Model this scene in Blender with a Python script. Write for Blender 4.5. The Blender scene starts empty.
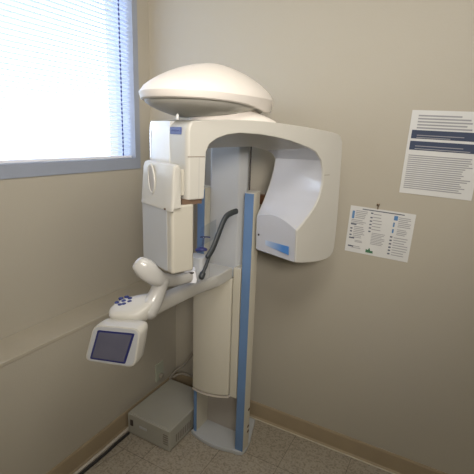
import bpy, bmesh, math, random
from mathutils import Vector, Matrix
random.seed(4)
SC = bpy.context.scene
COL = SC.collection
R = math.radians

# ---------------------------------------------------------------- materials
def nodemat(name):
    m = bpy.data.materials.new(name); m.use_nodes = True
    nt = m.node_tree
    return m, nt, nt.nodes['Principled BSDF']

def plastic(name, col, rough=.4, var=.04, scale=6, bump=0.0, coat=0, spec=.5, metal=0):
    m, nt, b = nodemat(name)
    tc = nt.nodes.new('ShaderNodeTexCoord'); n = nt.nodes.new('ShaderNodeTexNoise')
    n.inputs['Scale'].default_value = scale; n.inputs['Detail'].default_value = 4
    nt.links.new(tc.outputs['Object'], n.inputs['Vector'])
    r = nt.nodes.new('ShaderNodeValToRGB')
    r.color_ramp.elements[0].position = .3; r.color_ramp.elements[1].position = .7
    r.color_ramp.elements[0].color = [max(0, c*(1-var)) for c in col] + [1]
    r.color_ramp.elements[1].color = [min(1, c*(1+var)) for c in col] + [1]
    nt.links.new(n.outputs['Fac'], r.inputs['Fac']); nt.links.new(r.outputs['Color'], b.inputs['Base Color'])
    b.inputs['Roughness'].default_value = rough; b.inputs['Metallic'].default_value = metal
    b.inputs['Specular IOR Level'].default_value = spec
    if coat:
        b.inputs['Coat Weight'].default_value = coat; b.inputs['Coat Roughness'].default_value = .06
    if bump:
        n2 = nt.nodes.new('ShaderNodeTexNoise'); n2.inputs['Scale'].default_value = scale*25
        nt.links.new(tc.outputs['Object'], n2.inputs['Vector'])
        bp = nt.nodes.new('ShaderNodeBump'); bp.inputs['Strength'].default_value = bump; bp.inputs['Distance'].default_value = .002
        nt.links.new(n2.outputs['Fac'], bp.inputs['Height']); nt.links.new(bp.outputs['Normal'], b.inputs['Normal'])
    return m

M = {}
M['shell']  = plastic('cream_shell', (.49, .475, .425), .38, .02, spec=.4)
M['beige']  = plastic('beige_shell', (.46, .435, .365), .45, .02)
M['cap']    = plastic('cap_shell', (.76, .71, .65), .45, .02)
M['gloss']  = plastic('gloss_shell', (.66, .66, .64), .12, .02, coat=.7)
M['satin']  = plastic('satin_shell', (.46, .45, .42), .25, .02, coat=.2)
M['tube']   = plastic('tube_shell', (.50, .505, .53), .12, .02, coat=.6)
M['mast']   = plastic('mast_paint', (.43, .44, .44), .35, .02)
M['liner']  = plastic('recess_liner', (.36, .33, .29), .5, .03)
M['rail']   = plastic('rail_cream', (.52, .49, .40), .5, .02)
M['blue']   = plastic('blue_strip', (.12, .21, .37), .45, .05)
M['logo']   = plastic('logo_blue', (.03, .05, .22), .4, .05)
M['white']  = plastic('white_print', (.75, .75, .78), .5, .02)
M['letter'] = plastic('lettering', (.16, .20, .42), .5, .02)
M['dark']   = plastic('dark_seam', (.05, .04, .035), .7, .1)
M['brown']  = plastic('brown_gap', (.13, .08, .05), .7, .1)
M['grip']   = plastic('black_rubber', (.025, .03, .032), .45, .1, 20, .2)
M['key']    = plastic('navy_key', (.02, .025, .12), .4, .1)
M['grey']   = plastic('grey_bezel', (.42, .43, .44), .4, .02)
M['box']    = plastic('box_paint', (.34, .33, .28), .5, .03, 8, .15)
M['vent']   = plastic('box_vent', (.20, .18, .15), .6, .03)
M['cable']  = plastic('grey_cable', (.30, .27, .22), .5, .05)
M['whitecable'] = plastic('white_cable', (.50, .45, .38), .5, .05)
M['blackcable'] = plastic('black_cable', (.02, .02, .02), .5, .05)
M['frame']  = plastic('window_frame_paint', (.30, .33, .39), .45, .03)
M['cord']   = plastic('blind_cord', (.05, .07, .25), .6, .05)
M['paper']  = plastic('paper', (.62, .62, .60), .7, .02)
M['ink']    = plastic('ink', (.10, .11, .15), .7, .1)
M['inkgrey']= plastic('grey_ink', (.30, .30, .31), .7, .1)
M['inkblue']= plastic('blue_ink', (.10, .22, .42), .7, .1)
M['inkgreen']= plastic('green_ink', (.05, .16, .08), .7, .1)
M['pbar']   = plastic('poster_navy', (.03, .045, .09), .6, .1)
M['pin']    = plastic('pin', (.18, .13, .08), .4, .1)
M['outlet'] = plastic('outlet', (.40, .42, .33), .5, .05)
M['door']   = plastic('door_paint', (.5, .42, .3), .5, .05)
M['ceiling']= plastic('ceiling', (.7, .68, .62), .9, .03)
M['base']   = plastic('baseboard_rubber', (.33, .26, .165), .6, .06, 5)
M['caulk']  = plastic('floor_edge', (.55, .50, .38), .6, .1, 30)
M['ledge']  = plastic('ledge_paint', (.42, .38, .30), .55, .04)

def wood():
    m, nt, b = nodemat('stained_wood')
    tc = nt.nodes.new('ShaderNodeTexCoord'); mp = nt.nodes.new('ShaderNodeMapping'); mp.inputs['Scale'].default_value = (2, 12, 30)
    w = nt.nodes.new('ShaderNodeTexNoise'); w.inputs['Scale'].default_value = 3; w.inputs['Detail'].default_value = 6
    r = nt.nodes.new('ShaderNodeValToRGB')
    r.color_ramp.elements[0].color = (.12, .05, .02, 1); r.color_ramp.elements[1].color = (.26, .12, .055, 1)
    nt.links.new(tc.outputs['Object'], mp.inputs['Vector']); nt.links.new(mp.outputs['Vector'], w.inputs['Vector'])
    nt.links.new(w.outputs['Fac'], r.inputs['Fac']); nt.links.new(r.outputs['Color'], b.inputs['Base Color'])
    b.inputs['Roughness'].default_value = .5
    return m
M['wood'] = wood()

def wallmat():
    m, nt, b = nodemat('wall_paint')
    tc = nt.nodes.new('ShaderNodeTexCoord')
    n = nt.nodes.new('ShaderNodeTexNoise'); n.inputs['Scale'].default_value = 1.2; n.inputs['Detail'].default_value = 3
    r = nt.nodes.new('ShaderNodeValToRGB')
    r.color_ramp.elements[0].color = (.40, .368, .298, 1); r.color_ramp.elements[1].color = (.435, .40, .325, 1)
    n2 = nt.nodes.new('ShaderNodeTexNoise'); n2.inputs['Scale'].default_value = 140
    bp = nt.nodes.new('ShaderNodeBump'); bp.inputs['Strength'].default_value = .12; bp.inputs['Distance'].default_value = .003
    for x in (n, n2): nt.links.new(tc.outputs['Object'], x.inputs['Vector'])
    nt.links.new(n.outputs['Fac'], r.inputs['Fac']); nt.links.new(r.outputs['Color'], b.inputs['Base Color'])
    nt.links.new(n2.outputs['Fac'], bp.inputs['Height']); nt.links.new(bp.outputs['Normal'], b.inputs['Normal'])
    b.inputs['Roughness'].default_value = .62
    return m
M['wall'] = wallmat()

def floormat():
    m, nt, b = nodemat('vinyl_tile')
    L = nt.links.new
    tc = nt.nodes.new('ShaderNodeTexCoord')
    br = nt.nodes.new('ShaderNodeTexBrick'); br.offset = 0; br.inputs['Scale'].default_value = 1
    br.inputs['Brick Width'].default_value = .305; br.inputs['Row Height'].default_value = .305
    br.inputs['Mortar Size'].default_value = .0012; br.inputs['Bias'].default_value = 0
    br.inputs['Color1'].default_value = (.36, .315, .245, 1); br.inputs['Color2'].default_value = (.33, .29, .225, 1)
    br.inputs['Mortar'].default_value = (.12, .095, .07, 1)
    mp = nt.nodes.new('ShaderNodeMapping'); mp.inputs['Location'].default_value = (.05, .1, 0)
    L(tc.outputs['Object'], mp.inputs['Vector']); L(mp.outputs['Vector'], br.inputs['Vector'])
    n = nt.nodes.new('ShaderNodeTexNoise'); n.inputs['Scale'].default_value = 110; n.inputs['Detail'].default_value = 5
    L(tc.outputs['Object'], n.inputs['Vector'])
    r = nt.nodes.new('ShaderNodeValToRGB'); r.color_ramp.elements[0].position = .33; r.color_ramp.elements[1].position = .55
    r.color_ramp.elements[0].color = (.55, .53, .5, 1); r.color_ramp.elements[1].color = (1.05, 1.05, 1.05, 1)
    L(n.outputs['Fac'], r.inputs['Fac'])
    mx = nt.nodes.new('ShaderNodeMix'); mx.data_type = 'RGBA'; mx.blend_type = 'MULTIPLY'; mx.inputs['Factor'].default_value = .8
    L(br.outputs['Color'], mx.inputs['A']); L(r.outputs['Color'], mx.inputs['B'])
    L(mx.outputs['Result'], b.inputs['Base Color']); b.inputs['Roughness'].default_value = .5
    return m
M['floor'] = floormat()

def slatmat():
    m, nt, b = nodemat('blind_slat')
    out = nt.nodes['Material Output']
    b.inputs['Base Color'].default_value = (.62, .68, .85, 1); b.inputs['Roughness'].default_value = .5
    t = nt.nodes.new('ShaderNodeBsdfTranslucent'); t.inputs['Color'].default_value = (.70, .76, 1.0, 1)
    n = nt.nodes.new('ShaderNodeTexNoise'); n.inputs['Scale'].default_value = 3
    mx = nt.nodes.new('ShaderNodeMixShader'); mx.inputs[0].default_value = .38
    nt.links.new(b.outputs[0], mx.inputs[1]); nt.links.new(t.outputs[0], mx.inputs[2]); nt.links.new(mx.outputs[0], out.inputs['Surface'])
    return m
M['slat'] = slatmat()

def glassmat(name, col=(1, 1, 1), alpha=.12, rough=.03):
    m, nt, b = nodemat(name)
    out = nt.nodes['Material Output']
    t = nt.nodes.new('ShaderNodeBsdfTransparent'); t.inputs['Color'].default_value = (*col, 1)
    g = nt.nodes.new('ShaderNodeBsdfGlossy'); g.inputs['Roughness'].default_value = rough
    mx = nt.nodes.new('ShaderNodeMixShader'); mx.inputs[0].default_value = alpha
    nt.links.new(t.outputs[0], mx.inputs[1]); nt.links.new(g.outputs[0], mx.inputs[2]); nt.links.new(mx.outputs[0], out.inputs['Surface'])
    return m
M['pane'] = glassmat('window_glass', (.96, .98, 1), .06)
M['clear'] = glassmat('clear_plastic', (.80, .86, .95), .15, .1)

def screenmat():
    m, nt, b = nodemat('lcd_screen')
    tc = nt.nodes.new('ShaderNodeTexCoord'); n = nt.nodes.new('ShaderNodeTexNoise'); n.inputs['Scale'].default_value = 14
    r = nt.nodes.new('ShaderNodeValToRGB')
    r.color_ramp.elements[0].color = (.085, .085, .12, 1); r.color_ramp.elements[1].color = (.12, .12, .16, 1)
    nt.links.new(tc.outputs['Object'], n.inputs['Vector']); nt.links.new(n.outputs['Fac'], r.inputs['Fac'])
    nt.links.new(r.outputs['Color'], b.inputs['Base Color']); b.inputs['Roughness'].default_value = .25
    return m
M['screen'] = screenmat()

def gradmat():
    m, nt, b = nodemat('blue_fade')
    tc = nt.nodes.new('ShaderNodeTexCoord'); sx = nt.nodes.new('ShaderNodeSeparateXYZ')
    r = nt.nodes.new('ShaderNodeValToRGB')
    r.color_ramp.elements[0].color = (.42, .50, .62, 1); r.color_ramp.elements[1].color = (.07, .22, .52, 1)
    r.color_ramp.elements[0].position = .05; r.color_ramp.elements[1].position = .75
    nt.links.new(tc.outputs['Generated'], sx.inputs[0]); nt.links.new(sx.outputs['X'], r.inputs['Fac'])
    nt.links.new(r.outputs['Color'], b.inputs['Base Color']); b.inputs['Roughness'].default_value = .3
    return m
M['fade'] = gradmat()

# ---------------------------------------------------------------- helpers
def empty(name, loc=(0, 0, 0), label=None, cat=None, group=None, kind=None):
    o = bpy.data.objects.new(name, None); COL.objects.link(o); o.location = loc; o.empty_display_size = .05
    tag(o, label, cat, group, kind); return o

def tag(o, label=None, cat=None, group=None, kind=None):
    if label: o['label'] = label
    if cat: o['category'] = cat
    if group: o['group'] = group
    if kind: o['kind'] = kind
    return o

def wloc(o):
    v = Vector((0, 0, 0))
    while o: v = v + o.location; o = o.parent
    return v

def mk(name, bm, mat, parent=None, smooth=40, bevel=0, seg=3, sub=0, label=None, bang=35):
    """link a bmesh given in room coordinates as one mesh object"""
    bmesh.ops.recalc_face_normals(bm, faces=bm.faces)
    cs = [v.co for v in bm.verts]
    mn = Vector([min(c[i] for c in cs) for i in range(3)]); mxv = Vector([max(c[i] for c in cs) for i in range(3)])
    ctr = (mn + mxv)/2
    bmesh.ops.translate(bm, vec=-ctr, verts=bm.verts)
    me = bpy.data.meshes.new(name); bm.to_mesh(me); bm.free()
    me.materials.append(M[mat])
    o = bpy.data.objects.new(name, me); COL.objects.link(o)
    o.location = ctr - (wloc(parent) if parent else Vector((0, 0, 0)))
    if parent: o.parent = parent
    if smooth:
        for p in me.polygons: p.use_smooth = True
        me.set_sharp_from_angle(angle=R(smooth))
    if bevel:
        md = o.modifiers.new('b', 'BEVEL'); md.width = bevel; md.segments = seg; md.limit_method = 'ANGLE'; md.angle_limit = R(bang)
        me.set_sharp_from_angle(angle=R(180))
        w = o.modifiers.new('w', 'WEIGHTED_NORMAL'); w.keep_sharp = False
    if sub:
        md = o.modifiers.new('s', 'SUBSURF'); md.levels = sub; md.render_levels = sub
    if label: o['label'] = label
    return o

def box(bm, lo, hi, mat=None):
    """axis box between two corners; mat optional 4x4"""
    vs = []
    for z in (lo[2], hi[2]):
        for x, y in ((lo[0], lo[1]), (hi[0], lo[1]), (hi[0], hi[1]), (lo[0], hi[1])):
            p = Vector((x, y, z)); p = mat @ p if mat else p; vs.append(bm.verts.new(p))
    for f in ((0, 3, 2, 1), (4, 5, 6, 7), (0, 1, 5, 4), (1, 2, 6, 5), (2, 3, 7, 6), (3, 0, 4, 7)): bm.faces.new([vs[i] for i in f])
    return vs

def bx(lo, hi, mat=None):
    bm = bmesh.new(); box(bm, lo, hi, mat); return bm

def loft(rings, cap=True, closed=True, bm=None):
    bm = bm or bmesh.new(); V = [[bm.verts.new(p) for p in r] for r in rings]; n = len(V[0])
    for a, b in zip(V, V[1:]):
        for i in range(n if closed else n-1):
            j = (i+1) % n; bm.faces.new((a[i], a[j], b[j], b[i]))
    if cap and closed:
        bm.faces.new(V[0][::-1]); bm.faces.new(V[-1])
    return bm

def cat(pts, k=6, closed=False):
    """Catmull-Rom through points (any dimension)"""
    P = [Vector(p) for p in pts]; n = len(P); out = []
    for i in range(n if closed else n-1):
        if closed: a, b, c, d = P[i-1], P[i], P[(i+1) % n], P[(i+2) % n]
        else: a, b, c, d = P[max(i-1, 0)], P[i], P[i+1], P[min(i+2, n-1)]
        for j in range(k):
            t = j/k
            out.append(.5*((2*b)+(c-a)*t+(2*a-5*b+4*c-d)*t*t+(3*b-a-3*c+d)*t**3))
    if not closed: out.append(P[-1])
    return out

def sweep(pts, rads, k=6, n=16, up=Vector((0, 0, 1)), caps=True, power=2.0, bm=None):
    """tube through points; rads = (side, up) radius per point; rounded ends"""
    P = [Vector((*p, *(r if isinstance(r, tuple) else (r, r)))) for p, r in zip(pts, rads)]
    S = cat(P, k); rings = []
    for i, s in enumerate(S):
        a = S[max(i-1, 0)]; b = S[min(i+1, len(S)-1)]
        T = Vector((b-a)[:3]).normalized(); side = T.cross(up)
        if side.length < .05: side = T.cross(Vector((0, 1, 0)))
        side.normalize(); u2 = side.cross(T).normalized(); c = Vector(s[:3])
        def rg(c, f, rs=s[3], ru=s[4], side=side, u2=u2):
            r = []
            for q in range(n):
                t = 2*math.pi*q/n; cx, sy = math.cos(t), math.sin(t)
                cx = math.copysign(abs(cx)**(2/power), cx); sy = math.copysign(abs(sy)**(2/power), sy)
                r.append(c + side*cx*rs*f + u2*sy*ru*f)
            return r
        if i == 0 and caps:
            m_ = min(s[3], s[4])
            for ph in (80, 55, 30): rings.append(rg(c - T*m_*math.sin(R(ph))*.8, math.cos(R(ph))))
        rings.append(rg(c, 1))
        if i == len(S)-1 and caps:
            m_ = min(s[3], s[4])
            for ph in (30, 55, 80): rings.append(rg(c + T*m_*math.sin(R(ph))*.8, math.cos(R(ph))))
    return loft(rings, bm=bm)

def rrect(x0, x1, y0, y1, r, k=5):
    out = []
    for cx, cy, a in ((x1-r, y0+r, -90), (x1-r, y1-r, 0), (x0+r, y1-r, 90), (x0+r, y0+r, 180)):
        for i in range(k+1):
            t = R(a+90*i/k); out.append((cx+r*math.cos(t), cy+r*math.sin(t)))
    return out

def prism(poly, f0, f1):
    """poly: 2-D points; f0,f1 map a 2-D point to the two end positions"""
    return loft([[f0(p) for p in poly], [f1(p) for p in poly]])

# ---------------------------------------------------------------- room
XL = -.176            # upper left wall; the lower, thicker wall stands at x = 0
ZL = .7244            # ledge height
XR, YF, ZC = 3.2, -3.4, 2.75
WY0, WY1, WZ0, WZ1 = -1.32, -.135, 1.452, 2.42   # window opening
def st(name, bm, mat, **k): return tag(mk(name, bm, mat, smooth=0, **k), kind='structure')
st('floor', bx((-.4, YF-.2, -.1), (XR+.2, .2, 0)), 'floor')
st('ceiling', bx((-.4, YF-.2, ZC), (XR+.2, .2, ZC+.1)), 'ceiling')
st('wall_back', bx((-.4, 0, 0), (XR+.2, .15, ZC)), 'wall')
st('wall_right', bx((XR, YF, 0), (XR+.15, 0, ZC)), 'wall')
st('wall_front', bx((-.4, YF-.15, 0), (XR+.15, YF, ZC)), 'wall')
bm = bmesh.new()
fz0, fz1, fy0, fy1 = 1.395, 2.475, -1.375, -.097
box(bm, (-.4, YF, 0), (XL, 0, fz0)); box(bm, (-.4, YF, fz1), (XL, 0, ZC))
box(bm, (-.4, YF, fz0), (XL, fy0, fz1)); box(bm, (-.4, fy1, fz0), (XL, 0, fz1))
st('wall_left', bm, 'wall')
st('wall_left_lower', bx((XL, YF, 0), (0, 0, ZL-.018)), 'wall')
st('trim_1', bx((XL, YF, ZL-.018), (.003, 0, ZL)), 'ledge', bevel=.003)
# coved rubber baseboards
def baseb(name, f, l0, l1):
    prof = [(0, 0), (.016, 0), (.014, .006), (.009, .012), (.007, .09), (.004, .1), (0, .1)]
    bm = loft([[f(l0, *p) for p in prof], [f(l1, *p) for p in prof]])
    return st(name, bm, 'base')
baseb('baseboard_back', lambda l, d, z: Vector((l, -d, z)), .0, XR)
baseb('baseboard_left', lambda l, d, z: Vector((d, l, z)), YF, -.0)
st('trim_2', bx((.02, -.0215, 0), (XR, -.0155, .0035)), 'caulk')
# window
win = empty('window_1', (XL, (fy0+fy1)/2, fz0), kind='structure')
bm = bmesh.new()
xo, xi = -.30, XL+.006
box(bm, (xo, fy0, fz0), (xi, fy1, WZ0)); box(bm, (xo, fy0, WZ1), (xi, fy1, fz1))
box(bm, (xo, fy0, WZ0), (xi, WY0, WZ1)); box(bm, (xo, WY1, WZ0), (xi, fy1, WZ1))
mk('window_frame', bm, 'frame', win, smooth=0)
mk('pane', bx((-.285, WY0, WZ0), (-.280, WY1, WZ1)), 'pane', win, smooth=0)
# venetian blind
bl = empty('venetian_blind', (XL-.03, (WY0+WY1)/2, WZ1), 'white venetian blind lowered over the bright window left of the x-ray machine', 'blind')
bm = bmesh.new()
z = WZ0+.022; by0, by1, bxc = WY0+.006, WY1-.004, XL-.030
while z < WZ1-.04:
    pts = []
    for i in range(5):
        t = (i-2)/2; pts.append((bxc+.0125*t*math.cos(R(11)), z+.0018*(1-t*t)+.0125*t*math.sin(R(11))))
    for (a, b) in zip(pts, pts[1:]):
        vs = [bm.verts.new(p) for p in ((a[0], by0, a[1]), (b[0], by0, b[1]), (b[0], by1, b[1]), (a[0], by1, a[1]))]
        bm.faces.new(vs)
    z += .0215
bmesh.ops.remove_doubles(bm, verts=bm.verts, dist=1e-5)
mk('slats', bm, 'slat', bl, smooth=60)
mk('headrail', bx((bxc-.02, by0, WZ1-.035), (bxc+.02, by1, WZ1-.002)), 'white', bl, smooth=0, bevel=.002)
mk('bottom_rail', bx((bxc-.013, by0, WZ0+.002), (bxc+.013, by1, WZ0+.014)), 'white', bl, smooth=0, bevel=.003)
for cy in (-.205, -1.24):
    bm = bmesh.new(); zz = WZ0+.012
    while zz < WZ1-.045:
        box(bm, (bxc+.011, cy-.0045, zz+.005), (bxc+.0135, cy+.0045, zz+.0165)); zz += .0215
    box(bm, (bxc+.0125, cy-.0012, WZ0+.012), (bxc+.0137, cy+.0012, WZ1-.03))
    mk('ladder_cord', bm, 'cord', bl, smooth=0)

# ---------------------------------------------------------------- x-ray machine
mach = empty('panoramic_xray_machine', (.5, -.16, 0), 'tall cream dental panoramic x-ray machine with blue striped column in the corner', 'x-ray machine')
def pm(name, bm, mat, parent=mach, **k): return mk(name, bm, mat, parent, **k)

# column
def bowfront(x0, x1, yf, bow, yb, n=14):
    pts = [(x0, yb)]
    for i in range(n+1):
        t = i/n; pts.append((x0+(x1-x0)*t, yf-bow*(1-(2*t-1)**2)))
    pts.append((x1, yb)); return pts
base = [(.38, -.046)] + [(.338+.285*t, -.309-.028*(1-(2*t-1)**2)) for t in [i/14 for i in range(14)]] + [(.628, -.318), (.655, -.302), (.660, -.27), (.652, -.215), (.60, -.046)]
pm('base_plate', prism(base, lambda p: Vector((*p, 0)), lambda p: Vector((*p, .022))), 'mast', bevel=.004)
pm('mast', prism([(.42, -.046), (.41, -.06), (.40, -.25), (.41, -.27), (.560, -.27), (.588, -.24), (.585, -.22), (.50, -.06), (.49, -.046)],
     lambda p: Vector((*p, .29)), lambda p: Vector((*p, 1.76))), 'mast', bevel=.008)
for x0, x1, bx0, bx1 in ((.352, .408, .362, .400), (.604, .656, .611, .654)):
    zb = .29 if x0 < .5 else .02
    rl = pm('side_rail', prism([(x0, -.24), (x0, -.285), (x0+.008, -.300), (x1-.006, -.300), (x1, -.29), (x1, -.24)],
         lambda p: Vector((*p, zb)), lambda p: Vector((*p, 1.355+(p[1]+.30)*.10))), 'rail', bevel=.003)
    if x0 < .5:
        pm('blue_strip', bx((bx0, -.3045, 1.0), (bx1, -.298, 1.352)), 'blue', rl, smooth=0, bevel=.0015, label='blue strip on rail front')
        pm('blue_strip', bx((x0-.001, -.3045, .022), (x0+.016, -.298, .30)), 'blue', rl, smooth=0, bevel=.0015, label='narrow blue strip at rail foot')
    else:
        pm('blue_strip', bx((bx0, -.3045, .022), (bx1, -.298, 1.352)), 'blue', rl, smooth=0, bevel=.0015, label='blue strip on rail front')
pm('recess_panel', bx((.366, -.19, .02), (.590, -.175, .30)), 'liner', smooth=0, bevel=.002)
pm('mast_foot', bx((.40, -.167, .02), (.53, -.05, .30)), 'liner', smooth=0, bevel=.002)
pm('rail_foot', bx((.352, -.300, .02), (.367, -.17, .30)), 'rail', smooth=0, bevel=.002)
# bow-fronted cover, lower lip, fixed flat strip beside the right rail
cv = pm('front_cover', prism(bowfront(.345, .562, -.309, .020, -.215), lambda p: Vector((p[0], p[1], .295+(p[0]-.345)*.12)), lambda p: Vector((*p, .945))), 'rail', bevel=.005)
pm('cover_lip', prism(bowfront(.345, .565, -.312, .022, -.24), lambda p: Vector((p[0], p[1], .284+(p[0]-.345)*.12)), lambda p: Vector((p[0], p[1], .290+(p[0]-.345)*.12))), 'whitecable', cv, smooth=0)
pm('side_strip', bx((.565, -.300, .315), (.6035, -.21, 1.0)), 'rail', smooth=0, bevel=.003)
pm('upper_panel', bx((.41, -.282, .945), (.566, -.26, .985)), 'mast', smooth=0, bevel=.003)
# screws on right side at the foot
for z in (.24, .14, .11): pm('foot_slot', bx((.655, -.262, z), (.658, -.246, z+.010)), 'brown', smooth=0)
pm('lift_cable', sweep([(.598, -.236, 1.33), (.598, -.236, 1.6), (.598, -.236, 1.74)], [.0032]*3, n=8), 'dark')

# shoulder cap
ang = R(-78); DC = Vector((.58, -.505))+Vector((math.cos(ang), math.sin(ang)))*.024
ea = Vector((math.cos(ang), math.sin(ang))); eb = Vector((-math.sin(ang), math.cos(ang)))
def plan(t, fa, fb=None):
    fb = fb or fa
    A, B = .394, .199
    c, s = math.cos(t), math.sin(t); p = 2/2.25
    c = math.copysign(abs(c)**p, c); s = math.copysign(abs(s)**p, s)
    return DC + ea*A*fa*c + eb*B*fb*s
NT = 72
RV = Vector((.874, .485))
def tilt(p):
    k = (Vector((p.x, p.y))-DC).dot(ea)/.39
    return Vector((p.x, p.y, p.z-.016*k))
def rimz(t):
    s = math.sin(t); return -.008*s*s
def bandh(t):   # the rim band grows towards the back right
    q = plan(t, 1)-DC; k = q.normalized().dot(RV); return .024+.024*max(0, k)**2
rings = []
def ring(f, zf): rings.append([tilt(Vector((*plan(2*math.pi*i/NT, f), zf(2*math.pi*i/NT)))) for i in range(NT)])
ring(.88, lambda t: 1.735+rimz(t)-bandh(t)+.012)
ring(.965, lambda t: 1.735+rimz(t)-bandh(t))
ring(.982, lambda t: 1.735+rimz(t)-bandh(t)+.004)
ring(.998, lambda t: 1.735+rimz(t)-.006)
ring(1.0, lambda t: 1.735+rimz(t)-.001)
ring(.990, lambda t: 1.735+rimz(t)+.003)
for f in (.95, .88, .78, .66, .52, .36, .2, .06):
    h = .088*(1-f**2.0)**.80
    ring(f, lambda t, f=f, h=h: 1.739+rimz(t)*f**1.5 + h + .018*(1-f))
pm('shoulder_cap', loft(rings), 'cap', smooth=28)
rings = []
for f, z in ((.93, .004), (.945, -.008), (.93, -.018), (.86, -.031), (.76, -.043), (.62, -.056), (.5, -.064), (.3, -.067)):
    rings.append([tilt(Vector((*plan(2*math.pi*i/NT, f), 1.722+rimz(2*math.pi*i/NT)*f*f+z))) for i in range(NT)])
pm('shoulder_underside', loft(rings[::-1]), 'shell', smooth=50)

# C-arm frame: s along arm (sensor -> tube head), w away from viewer side, z up
S0 = Vector((.70, -.847, 0)); A = R(67)
u = Vector((math.cos(A), math.sin(A), 0)); wv = Vector((-math.sin(A), math.cos(A), 0))
def CP(s, w, z): return S0 + u*s + wv*w + Vector((0, 0, z))
CM = Matrix(((u.x, wv.x, 0, S0.x), (u.y, wv.y, 0, S0.y), (0, 0, 1, 0), (0, 0, 0, 1)))
outer = [(-.006, 1.397), (-.006, 1.47), (-.007, 1.55), (-.007, 1.60), (-.002, 1.622), (.012, 1.634), (.06, 1.640), (.15, 1.645), (.25, 1.647), (.34, 1.645),
         (.43, 1.640), (.52, 1.634), (.60, 1.627), (.66, 1.621), (.695, 1.615), (.716, 1.603), (.727, 1.583), (.731, 1.54), (.735, 1.45), (.739, 1.36), (.742, 1.27),
         (.742, 1.19), (.740, 1.14), (.734, 1.115), (.718, 1.100), (.69, 1.092), (.64, 1.090), (.585, 1.094), (.54, 1.100)]
innF = [(.502, 1.108), (.499, 1.17), (.497, 1.239), (.53, 1.265), (.565, 1.298), (.597, 1.335), (.617, 1.375), (.627, 1.42), (.623, 1.47), (.607, 1.512), (.572, 1.545),
        (.53, 1.560), (.48, 1.573), (.43, 1.584), (.375, 1.593), (.28, 1.603), (.193, 1.605), (.14, 1.598), (.10, 1.585), (.074, 1.568), (.062, 1.545), (.059, 1.47), (.056, 1.397)]
innB = [(.495, 1.108), (.492, 1.18), (.490, 1.258), (.500, 1.275), (.513, 1.298), (.530, 1.332), (.548, 1.372), (.566, 1.42), (.580, 1.470), (.580, 1.505), (.560, 1.527),
        (.53, 1.538), (.49, 1.546), (.445, 1.553), (.39, 1.552), (.30, 1.548), (.21, 1.545), (.15, 1.542), (.11, 1.538), (.084, 1.532), (.068, 1.515), (.062, 1.46), (.058, 1.397)]
secs = []
for w in (0, .003, .009, .018, .045, .085, .125, .165, .205, .24):
    off = {0: .012, .003: .0065, .009: .0022, .018: .0}.get(w, 0); t = w/.24; e = math.sin(math.pi*t)
    sec = [Vector((p[0]+(off if j < 4 else off*.7 if j == 4 else 0), p[1])) for j, p in enumerate(outer)]
    for i, (a, b) in enumerate(zip(innF, innB)):
        q = Vector(a)*(1-t)+Vector(b)*t
        if i in (2, 3, 4): q.y += .030*e*(1 if i == 2 else .6 if i == 3 else .25)
        if 5 <= i <= 9: q.x += .012*e
        sec.append(q)
    secs.append([CP(p.x, w, p.y) for p in sec])
# slightly inset end sections give the rounded lip of the moulding
arm = pm('c_arm', loft(secs), 'shell', smooth=0, bevel=.007, seg=3, bang=50)
# glossy inner shell of the tube head
ti = []
for w in (.0075, .045, .085, .125, .165, .205, .233):
    t = w/.24; e = math.sin(math.pi*t); row = []
    for i, (a, b) in enumerate(zip(innF[:12], innB[:12])):
        q = Vector(a)*(1-t)+Vector(b)*t
        if i in (2, 3, 4): q.y += .030*e*(1 if i == 2 else .6 if i == 3 else .25)
        if 5 <= i <= 9: q.x += .012*e
        row.append(CP(q.x-.0012, w, q.y))
    ti.append(row)
bm = loft(ti, cap=False, closed=False)
thp = pm('tube_head_face', bm, 'tube', arm, smooth=30, label='glossy white inner face of the tube head')
# blue fading mark and indicator on the tube head
def quad_s(s, pts, th=.0012):
    return loft([[CP(s, w, z) for w, z in pts], [CP(s-th, w, z) for w, z in pts]])
pm('blue_mark', quad_s(.4945, [(.036, 1.167), (.034, 1.132), (.175, 1.141), (.177, 1.163)]), 'fade', arm, smooth=0, label='blue fading bar on tube head')
pm('indicator_lamp', prism([(math.cos(R(a))*.0045, math.sin(R(a))*.0045) for a in range(0, 360, 30)], lambda p: CP(.4945, .219+p[0], 1.178+p[1]), lambda p: CP(.489, .219+p[0], 1.178+p[1])), 'dark', arm)
# seams
for a, b in (((.632, -.0005, 1.4530), (.664, .01, 1.4545)), ((-.002, -.0005, 1.528), (.0575, .01, 1.5300))):
    pm('seam', bx(a, b, CM), 'brown', arm, smooth=0)
pm('seam', bx((.036, -.0004, 1.40), (.0368, .01, 1.527), CM), 'inkgrey', arm, smooth=0)
# sensor side column cap: gloss cover around the outer corner, and name plate
def outer_cover():
    plan_ = [(-.0085, .105), (-.010, .13), (-.010, .19), (-.008, .225), (.0, .262), (.018, .292), (.04, .297), (.055, .28), (.058, .245)]
    zs = [(1.397, 1), (1.45, 1), (1.52, 1), (1.58, 1), (1.605, .99), (1.624, .96), (1.634, .90)]
    rings = []
    for z, f in zs:
        r = []
        for s, w in plan_:
            r.append(CP(.03+(s-.03)*f, .2+(w-.2)*f if w > .2 else w, z))
        r += [CP(.05, .2, z), CP(.03, .105, z)]
        rings.append(r)
    return loft(rings)
pm('reflective_cover', outer_cover(), 'gloss', arm, smooth=60, label='glossy white cover at the sensor end')
lg = pm('name_plate', quad_s(-.0068, rrect(.033, .101, 1.594, 1.616, .002), .0016), 'logo', arm, smooth=0, label='dark blue name plate with pale lettering')
cu = bpy.data.curves.new('nm', 'FONT'); cu.body = 'PLANMECA'; cu.size = .0125; cu.align_x = 'CENTER'; cu.align_y = 'CENTER'; cu.extrude = .0003
to = bpy.data.objects.new('nm', cu); COL.objects.link(to)
bpy.context.view_layer.update()
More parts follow.
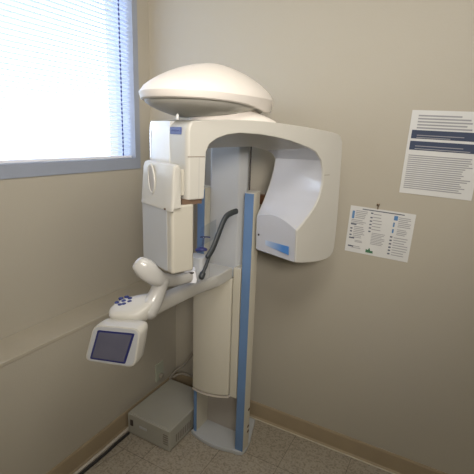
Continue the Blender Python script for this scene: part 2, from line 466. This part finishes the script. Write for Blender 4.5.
me = bpy.data.meshes.new_from_object(to.evaluated_get(bpy.context.evaluated_depsgraph_get())); bpy.data.objects.remove(to)
bm = bmesh.new(); bm.from_mesh(me)
mn = min(v.co.x for v in bm.verts); mx_ = max(v.co.x for v in bm.verts); k = .056/(mx_-mn)
for v in bm.verts:
    x, y, z = v.co; v.co = CP(-.0088-z, .067-x*k, 1.605+y*k*1.0)
pm('lettering', bm, 'letter', lg, smooth=0)
# link between shoulder and C-arm
rings = []
for z, cs, cw, a, b in ((1.640, .262, .12, .182, .10), (1.650, .262, .12, .18, .098), (1.662, .25, .125, .162, .092), (1.675, .225, .13, .142, .088), (1.695, .20, .14, .125, .085), (1.72, .18, .15, .12, .085)):
    rings.append([CP(cs+a*math.cos(2*math.pi*i/40), cw+b*math.sin(2*math.pi*i/40), z) for i in range(40)])
pm('swivel_link', loft(rings), 'cap', smooth=60)
pm('locking_knob', sweep([CP(.0, .07, 1.640), CP(.0, .07, 1.652)], [.0055, .0045], n=12, up=Vector((0, 1, 0))), 'gloss', arm)

# sensor head
sh = pm('sensor_head', prism(rrect(-.060, .021, 0, .207, .010), lambda p: CP(p[0], p[1], 1.164), lambda p: CP(p[0], p[1], 1.383)), 'beige', bevel=.006, bang=60)
# upper plate with rolled edge, leaning out to a crease
prof = [(-.061, 1.376), (-.0655, 1.366), (-.064, 1.385), (-.062, 1.42), (-.060, 1.46), (-.058, 1.49), (-.053, 1.503), (-.043, 1.508), (-.034, 1.503), (-.030, 1.49), (-.030, 1.376)]
rings = []
for w, k in ((-.008, 0), (-.006, .6), (.0, 1), (.05, 1), (.1, 1), (.15, 1), (.185, 1), (.192, .7), (.196, 0)):
    rings.append([CP(-.045+(s+.045)*(.75+.25*k), w+(1.51-z)*.08*(1 if w > .1 else 0), 1.376+(z-1.376)*(.97+.03*k)) for s, z in prof])
pl = pm('upper_plate', loft(rings), 'shell', sh, smooth=40)
pm('plate_bracket', bx((-.034, .02, 1.41), (-.004, .18, 1.49), CM), 'beige', sh, smooth=0)
def torus_on(s, cw, cz, rw, rz, r, n=28, m=8, tilt=0):
    bm = bmesh.new(); V = []
    for i in range(n):
        t = 2*math.pi*i/n; row = []
        for j in range(m):
            p = 2*math.pi*j/m; k = 1+r/ max(rw, 1e-3)*math.cos(p)*0
            ww = (rw+r*math.cos(p))*math.cos(t); zz = (rz+r*math.cos(p))*math.sin(t)
            row.append(bm.verts.new(CP(s-r*.7*math.sin(p), cw+ww+zz*tilt, cz+zz)))
        V.append(row)
    for i in range(n):
        for j in range(m):
            bm.faces.new((V[i][j], V[(i+1) % n][j], V[(i+1) % n][(j+1) % m], V[i][(j+1) % m]))
    return bm
hr = pm('handle_rim', torus_on(-.0625, .128, 1.452, .021, .045, .0045, tilt=.12), 'shell', sh)
pm('handle_hollow_shade', prism([(math.cos(R(a)), math.sin(R(a))) for a in range(0, 360, 12)], lambda p: CP(-.060, .128+p[0]*.021+p[1]*.047*.12, 1.452+p[1]*.046), lambda p: CP(-.0635, .128+p[0]*.018+p[1]*.044*.12, 1.452+p[1]*.043)), 'liner', sh)  # raised oval, coloured darker to paint the shade inside the grip recess
pm('side_skin', bx((-.058, .03, 1.166), (-.0612, .203, 1.372), CM), 'mast', sh, smooth=0, bevel=.002)
pm('gap_shadow', bx((-.02, .006, 1.382), (.052, .19, 1.398), CM), 'brown', sh, smooth=0)
pm('latch', bx((-.066, .028, 1.366), (-.060, .040, 1.372), CM), 'brown', sh, smooth=0)

# patient support table: root on the column, arm coming forward
pm('table_root', prism([(.40, -.30), (.560, -.30), (.560, -.345), (.5635, -.42), (.55, -.49), (.50, -.50), (.44, -.42)], lambda p: Vector((*p, .945)), lambda p: Vector((*p, 1.0))), 'shell', bevel=.006)
pm('table_arm', sweep([(.532, -.38, .972), (.534, -.44, .972), (.530, -.50, .974), (.532, -.58, .982), (.537, -.67, .990), (.541, -.76, .996), (.549, -.85, 1.004), (.553, -.885, 1.012)],
      [(.028, .027)]*5+[(.028, .027), (.028, .026), (.026, .022)], up=Vector((0, 0, 1)), power=4), 'shell')
# patient handle: bulb, wing and neck
pm('patient_handle', sweep([(.560, -.925, 1.184), (.574, -.910, 1.166), (.588, -.887, 1.138), (.596, -.844, 1.112), (.592, -.76, 1.086), (.603, -.700, 1.084)],
      [(.018, .027), (.025, .034), (.024, .031), (.020, .025), (.017, .021), (.017, .021)], k=6, n=20, power=2.5), 'satin')
pm('handle_neck', sweep([(.590, -.850, 1.112), (.585, -.862, 1.075), (.577, -.878, 1.040), (.567, -.899, 1.012)], [(.030, .030), (.027, .028), (.030, .034), (.036, .044)], up=Vector((0, 1, 0)), k=6, n=18), 'satin')
br = pm('support_bracket', prism([(-.016, -.004), (.026, -.004), (.028, .012), (.022, .044), (-.014, .048), (-.018, .03)], lambda p: Vector((.606+p[0]*.9, -.70+p[0]*.5-.012, 1.064+p[1])), lambda p: Vector((.606+p[0]*.9-.03, -.70+p[0]*.5+.03, 1.064+p[1]))), 'white', bevel=.003)
pm('bracket_slot', bx((.604, -.714, 1.100), (.622, -.700, 1.1045)), 'dark', br, smooth=0)
# keypad body
def KP(px, r): return px
kb = []
k0 = [(.464, -.960, 1.006), (.486, -.985, .990), (.530, -.972, .978), (.572, -.948, .976), (.592, -.918, .992), (.594, -.880, 1.020), (.560, -.860, 1.045), (.520, -.888, 1.048), (.478, -.925, 1.035)]
cen = Vector((.53, -.93, 1.02))
nrm = Vector((.05, -.42, .90)).normalized()
P0 = cat(k0, 5, closed=True)
# flatten on a tilted plane, then stack
plane = [p-nrm*((p-cen).dot(nrm)) for p in P0]
for f, h in ((.6, -.024), (.94, -.023), (.985, -.018), (1.0, 0), (.975, .010), (.94, .017), (.84, .0225), (.5, .0245), (.1, .0248)):
    kb.append([cen+(p-cen)*f+nrm*h for p in plane])
kp = pm('keypad_body', loft(kb), 'shell', smooth=60)
ex = Vector((.9, .43, .0)).normalized(); ex = (ex-nrm*ex.dot(nrm)).normalized(); ey = nrm.cross(ex).normalized()
kc = cen+nrm*.0225-ex*.028+ey*.018
for i, (a, b) in enumerate([(-.022, -.006), (-.014, .012), (0, .0), (.005, .018), (.005, -.014), (.019, .010), (.022, -.004), (-.008, -.017)]):
    c = kc+ex*a+ey*b
    pm('key', prism([(math.cos(R(q))*.0092, math.sin(R(q))*.0062) for q in range(0, 360, 30)], lambda p: c+ex*p[0]+ey*p[1]-nrm*.004, lambda p: c+ex*p[0]*.9+ey*p[1]*.9+nrm*.0022), 'key', kp, smooth=0)
# touchscreen
TL, TR, BR, BL = Vector((.461, -1.034, .990)), Vector((.636, -1.003, 1.010)), Vector((.616, -1.015, .872)), Vector((.422, -1.048, .853))
sc_ = (TL+TR+BR+BL)/4
sx = ((TR-TL)+(BR-BL)).normalized(); sy = ((TL-BL)+(TR-BR)); sy = (sy-sx*sy.dot(sx)).normalized(); sn = sx.cross(sy).normalized()
if sn.y > 0: sn = -sn
def SP(a, b, c=0): return sc_+sx*a+sy*b+sn*c
def loc2(p): d = p-sc_; return d.dot(sx), d.dot(sy)
def rquad(cs, r, k=5):
    """quad with rounded corners in screen coordinates"""
    out = []; n = 4
    for i in range(n):
        p = Vector(cs[i]); a = (Vector(cs[i-1])-p).normalized(); b = (Vector(cs[(i+1) % n])-p).normalized()
        for j in range(k+1):
            t = j/k; out.append((p+a*r)*(1-t)**2+p*2*t*(1-t)+(p+b*r)*t*t)
    return out
cs = [loc2(p) for p in (TL, TR, BR, BL)]
o_ = rquad(cs, .028)
c0 = sum(o_, Vector((0, 0)))/len(o_)
def rg(f, c, up=0): return [SP(*(c0+(p-c0)*f+Vector((up*.6, up))), c) for p in o_]
ts = pm('touchscreen_housing', loft([rg(.70, -.062, .012), rg(.86, -.056, .012), rg(.97, -.040, .010), rg(1.0, -.02, .004), rg(1.0, -.006), rg(.985, 0), rg(.965, .001)]), 'shell', smooth=40)
pm('bezel', loft([rg(.925, -.002), rg(.92, .002)]), 'grey', ts, smooth=0)
STL, STR, SBR, SBL = [loc2(Vector(p)) for p in ((.478, -1.030, .974), (.615, -1.012, .990), (.581, -1.020, .880), (.446, -1.037, .867))]
q1 = rquad([STL, STR, SBR, SBL], .006); cq = sum(q1, Vector((0, 0)))/len(q1)
pm('screen_border', loft([[SP(*p, -.001) for p in q1], [SP(*p, .0032) for p in q1]]), 'key', ts, smooth=0)
pm('screen', loft([[SP(*(cq+(p-cq)*.89), .001) for p in q1], [SP(*(cq+(p-cq)*.89), .0042) for p in q1]]), 'screen', ts, smooth=0, label='dark glass touchscreen')
# head support rods
hs = pm('head_support', sweep([(.640, -.640, 1.150), (.645, -.612, 1.180), (.650, -.585, 1.225), (.652, -.556, 1.268), (.656, -.535, 1.292), (.664, -.510, 1.302), (.672, -.487, 1.306)],
      [(.009, .012)]*4+[(.009, .012)]*3, n=12, k=5), 'grip', label='black head support arm')
pm('support_stem', sweep([(.634, -.668, 1.086), (.638, -.650, 1.115), (.644, -.625, 1.165), (.648, -.60, 1.20)], [(.008, .009), (.006, .0065), (.006, .0065), (.005, .005)], n=10), 'grip', hs)
pm('stem_socket', sweep([(.634, -.672, 1.078), (.635, -.665, 1.09)], [.0115, .0115], n=14), 'grip', hs)
# chin rest tray and cup
tr = pm('chin_rest', prism(rrect(.555, .625, -.66, -.60, .012), lambda p: Vector((p[0]+.004, p[1], 1.055)), lambda p: Vector((*p, 1.145))), 'mast', bevel=.004, bang=60)
pm('chin_cup', sweep([(.572, -.612, 1.160), (.590, -.604, 1.164), (.604, -.596, 1.162)], [(.014, .007), (.016, .009), (.010, .006)], n=14), 'key', tr, label='navy blue chin cup')
pm('bite_holder', sweep([(.57, -.585, 1.205), (.592, -.575, 1.207), (.603, -.57, 1.206)], [(.004, .003)]*3, n=8), 'key', tr)
pm('bite_post', sweep([(.588, -.602, 1.15), (.588, -.59, 1.205)], [.0045]*2, n=8), 'clear', tr)
pm('clear_shield', loft([[Vector((.575+.05*t, -.59+.03*t, z+.035*t)) for t in (0, .5, 1)] for z in (1.17, 1.21, 1.245)], cap=False, closed=False), 'clear', tr)

# ---------------------------------------------------------------- other things
wb = tag(mk('mounting_board', bx((.33, -.042, 1.2635), (.628, -.001, 1.309)), 'wood', smooth=0, bevel=.003), 'short brown wooden board fixed to the wall behind the machine column', 'board')
wbk = tag(mk('wall_bracket', bx((.545, -.034, 1.195), (.612, -.001, 1.240)), 'blackcable', smooth=0, bevel=.004), 'small dark bracket on the wall just below the wooden board', 'bracket')

# electronics box on the floor
eb_ = empty('electronics_box', (.185, -.30, 0), 'low beige metal electronics box on the floor beside the column base', 'box')
cas = mk('casing', bx((.042, -.470, .008), (.328, -.110, .128)), 'box', eb_, smooth=0, bevel=.006)
fp = mk('front_panel', bx((.042, -.480, .004), (.328, -.468, .124)), 'box', eb_, smooth=0, bevel=.004)
bm = bmesh.new()
for i in range(5): box(bm, (.285, -.4825, .04+i*.013), (.315, -.478, .045+i*.013))
mk('vent_slots', bm, 'vent', eb_, smooth=0)
bm = bmesh.new()
for i in range(9): box(bm, (.3265, -.43+i*.016, .030), (.3292, -.423+i*.016, .075))
mk('side_vent', bm, 'vent', eb_, smooth=0)
mk('power_switch', bx((.062, -.4845, .058), (.080, -.478, .092)), 'dark', eb_, smooth=0, bevel=.001, label='dark power switch')
mk('badge', bx((.125, -.4825, .066), (.175, -.478, .078)), 'grey', eb_, smooth=0)
for x in (.07, .30):
    for y in (-.44, -.14):
        mk('rubber_foot', prism([(math.cos(R(a))*.012, math.sin(R(a))*.012) for a in range(0, 360, 30)], lambda p: Vector((x+p[0], y+p[1], 0)), lambda p: Vector((x+p[0], y+p[1], .010))), 'blackcable', eb_)

tag(mk('power_cable', sweep([(.21, -.028, .50), (.19, -.036, .40), (.155, -.040, .300), (.105, -.05, .215), (.05, -.065, .160), (.020, -.085, .100), (.03, -.095, .04), (.06, -.10, .025)], [.0085]*8, n=10), 'cable'),
    'grey flexible hose curving down behind the column to the floor box', 'cable')
tag(mk('electrical_cable', sweep([(.055, -.10, .135), (.09, -.075, .158), (.15, -.065, .160), (.22, -.065, .155), (.30, -.08, .150), (.36, -.09, .16)], [.007]*6, n=10), 'cable'),
    'grey cable lying across the back edge of the floor box', 'cable')
tag(mk('electrical_cable', sweep([(.032, -.15, .010), (.030, -.30, .010), (.029, -.45, .010), (.032, -.60, .010), (.033, -.8, .010), (.030, -1.0, .010), (.034, -1.25, .010), (.035, -1.6, .010)], [.0085]*8, n=10), 'whitecable'),
    'pale cable running along the foot of the left baseboard', 'cable')
tag(mk('electrical_cable', sweep([(.054, -.49, .0075), (.053, -.56, .0075), (.056, -.66, .0075), (.054, -.80, .0075), (.056, -1.0, .0075), (.055, -1.3, .0075), (.056, -1.6, .0075)], [.007]*7, n=10), 'blackcable'),
    'thin black cable on the floor beside the pale baseboard cable', 'cable')
tag(mk('thin_wire', sweep([(.075, -.487, .004), (.10, -.53, .004), (.105, -.60, .004), (.085, -.68, .004), (.075, -.76, .004)], [.0025]*5, n=8), 'cable'),
    'thin grey wire looping on the floor in front of the box', 'wire')
ot = empty('wall_outlet', (0, -.165, .19), 'pale wall outlet low on the left wall behind the floor box', 'outlet')
mk('cover_plate', bx((-.001, -.20, .135), (.006, -.13, .25)), 'outlet', ot, smooth=0, bevel=.002)
mk('plug', bx((.006, -.178, .155), (.028, -.152, .180)), 'cable', ot, smooth=0, bevel=.004)

# papers
def text_rows(bm, M4, x0, x1, y0, y1, n, th, jag=.3, t=.0006):
    for i in range(n):
        y = y1-(y1-y0)*(i+.5)/n; xe = x1-(x1-x0)*jag*random.random()
        box(bm, (x0, -t-.0012, y-th/2), (xe, -.0010, y+th/2), M4)
nt_ = empty('paper_notice', (1.14, 0, 1.19), 'white landscape notice with three columns of small print, pinned to the wall', 'notice')
NM = Matrix.Translation((1.140, -.0009, 1.190)) @ Matrix.Rotation(R(2.0), 4, 'Y')
mk('sheet', bx((-.1395, -.0010, -.108), (.1395, .001, .108), NM), 'paper', nt_, smooth=0)
for rows in ([(-.085, .095, .094, .103, 1, .004, 0)],
             [(-.128, -.102, .020, .028, 1, .006, .2)], [(-.128, -.102, -.045, -.037, 1, .006, .2)], [(-.128, -.102, -.084, -.076, 1, .006, .2)],
             [(-.128, -.118, y, y+.008, 1, .006, 0) for y in (.0, -.014, -.031)],
             [(-.046, -.036, y, y+.008, 1, .006, 0) for y in (.082, .062, .046, .03, .014, -.002)],
             [(.050, .060, y, y+.008, 1, .0065, 0) for y in (-.010, -.026, -.042, -.058, -.072, -.088)]):
    bm = bmesh.new()
    for a in rows: text_rows(bm, NM, *a)
    mk('heading_text', bm, 'ink', nt_, smooth=0)
for col_ in ([(-.112, -.056, .052, .092, 5, .0030), (-.128, -.060, .026, .048, 3, .0028), (-.112, -.060, -.040, .018, 7, .0030), (-.100, -.062, -.060, -.048, 2, .0026), (-.112, -.06, -.09, -.075, 2, .0026)],
             [(-.034, .012, .006, .090, 6, .0032), (-.030, .030, -.058, .0, 8, .0028)],
             [(.074, .130, .040, .088, 6, .0030), (.074, .120, .004, .034, 4, .0030), (.066, .130, -.092, -.002, 8, .0034)]):
    bm = bmesh.new()
    for a in col_: text_rows(bm, NM, *a)
    mk('text_column', bm, 'inkgrey', nt_, smooth=0)
for a, b in (((.054, -.0018, .070), (.070, -.001, .090)), ((.054, -.0018, .040), (.061, -.001, .060)), ((.054, -.0018, .012), (.061, -.001, .030)), ((-.128, -.0018, .050), (-.117, -.001, .086))):
    mk('blue_print', bx(a, b, NM), 'inkblue', nt_, smooth=0)
bm = bmesh.new()
pts = [(-.045, -.098), (-.045, -.082), (-.036, -.086), (-.030, -.074), (-.024, -.088), (-.014, -.086), (-.012, -.098)]
M4 = NM
loft([[M4 @ Vector((a, -.0018, b)) for a, b in pts], [M4 @ Vector((a, -.001, b)) for a, b in pts]], bm=bm)
mk('green_print', bm, 'inkgreen', nt_, smooth=0)
tag(mk('push_pin', sweep([(1.125, -.001, 1.318), (1.125, -.010, 1.320), (1.126, -.016, 1.322)], [.0035, .006, .005], n=10, k=3), 'pin'), 'small brown push pin in the wall just above the landscape notice', 'push pin')
ho = tag(mk('pin_hanger', bx((1.121, -.003, 1.298), (1.126, -.0005, 1.318)), 'pin', smooth=0), 'thin brown tab hanging between the push pin and the notice', 'tab')

ps = empty('wall_poster', (1.34, 0, 1.55), 'tall white poster with dark navy bands, right of the landscape notice', 'poster')
PMx = Matrix.Translation((1.345, -.0012, 1.548)) @ Matrix.Rotation(R(1.6), 4, 'Y')
mk('sheet', bx((-.137, -.001, -.170), (.137, .001, .170), PMx), 'paper', ps, smooth=0)
bm = bmesh.new()
box(bm, (-.126, -.0018, .058), (.125, -.001, .092), PMx); box(bm, (-.126, -.0018, .012), (.125, -.001, .048), PMx)
mk('navy_band', bm, 'pbar', ps, smooth=0)
bm = bmesh.new(); text_rows(bm, PMx, -.124, .12, -.150, -.006, 17, .004, .15); text_rows(bm, PMx, -.110, .10, .095, .155, 5, .006, .3)
mk('body_text', bm, 'inkgrey', ps, smooth=0)
bm = bmesh.new(); text_rows(bm, PMx, -.105, .10, .058, .076, 2, .003, .4); text_rows(bm, PMx, -.105, .10, .012, .034, 2, .003, .4)
for v in bm.verts: v.co.y -= .0008
mk('band_text', bm, 'inkgrey', ps, smooth=0)

# ---------------------------------------------------------------- light
w = bpy.data.worlds.new('World'); SC.world = w; w.use_nodes = True
bg = w.node_tree.nodes['Background']; bg.inputs['Color'].default_value = (.80, .90, 1.0, 1); bg.inputs['Strength'].default_value = 6.0
tcw = w.node_tree.nodes.new('ShaderNodeTexCoord'); sxw = w.node_tree.nodes.new('ShaderNodeSeparateXYZ'); rw = w.node_tree.nodes.new('ShaderNodeValToRGB')
rw.color_ramp.elements[0].position = .46; rw.color_ramp.elements[0].color = (.26, .29, .33, 1)
rw.color_ramp.elements[1].position = .52; rw.color_ramp.elements[1].color = (.80, .90, 1.0, 1)
mw = w.node_tree.nodes.new('ShaderNodeMapRange'); mw.inputs['From Min'].default_value = -1
for a_, b_ in ((tcw.outputs['Generated'], sxw.inputs[0]), (sxw.outputs['Z'], mw.inputs['Value']), (mw.outputs['Result'], rw.inputs['Fac']), (rw.outputs['Color'], bg.inputs['Color'])): w.node_tree.links.new(a_, b_)


def area(name, loc, target, size, sizey, power, col, spread=180):
    l = bpy.data.lights.new(name, 'AREA'); l.shape = 'RECTANGLE'; l.size = size; l.size_y = sizey; l.energy = power; l.color = col; l.spread = R(spread)
    o = bpy.data.objects.new(name, l); COL.objects.link(o); o.location = loc
    o.rotation_euler = (Vector(target)-Vector(loc)).to_track_quat('-Z', 'Y').to_euler(); return o
area('ceiling_lamp', (1.5, -1.5, ZC-.03), (1.3, -1.3, 0), 1.2, .8, 29, (1, .955, .88))
area('fill_light', (2.3, -3.0, 2.3), (.1, -.2, 1.85), .8, .5, 12, (1, .93, .86), 65)  # added fill from behind the camera, no doorway there; lifts the upper walls

# ---------------------------------------------------------------- camera
cam = bpy.data.cameras.new('camera'); co = bpy.data.objects.new('camera', cam); COL.objects.link(co)
yaw, pit, rol, f = 2.0686, .2476, .0353, 405.63
F = Vector((math.cos(pit)*math.cos(yaw), math.cos(pit)*math.sin(yaw), -math.sin(pit)))
Rv = Vector((math.sin(yaw), -math.cos(yaw), 0)); U = Rv.cross(F)
R2 = math.cos(rol)*Rv+math.sin(rol)*U; U2 = -math.sin(rol)*Rv+math.cos(rol)*U
co.matrix_world = Matrix(((R2.x, U2.x, -F.x, 1.4305), (R2.y, U2.y, -F.y, -1.8699), (R2.z, U2.z, -F.z, 1.6), (0, 0, 0, 1)))
cam.sensor_width = 36; cam.lens = f/474*36; cam.clip_start = .02
SC.camera = co
SC.view_settings.view_transform = 'Standard'
SC.cycles.use_denoising = True
SC.cycles.max_bounces = 10
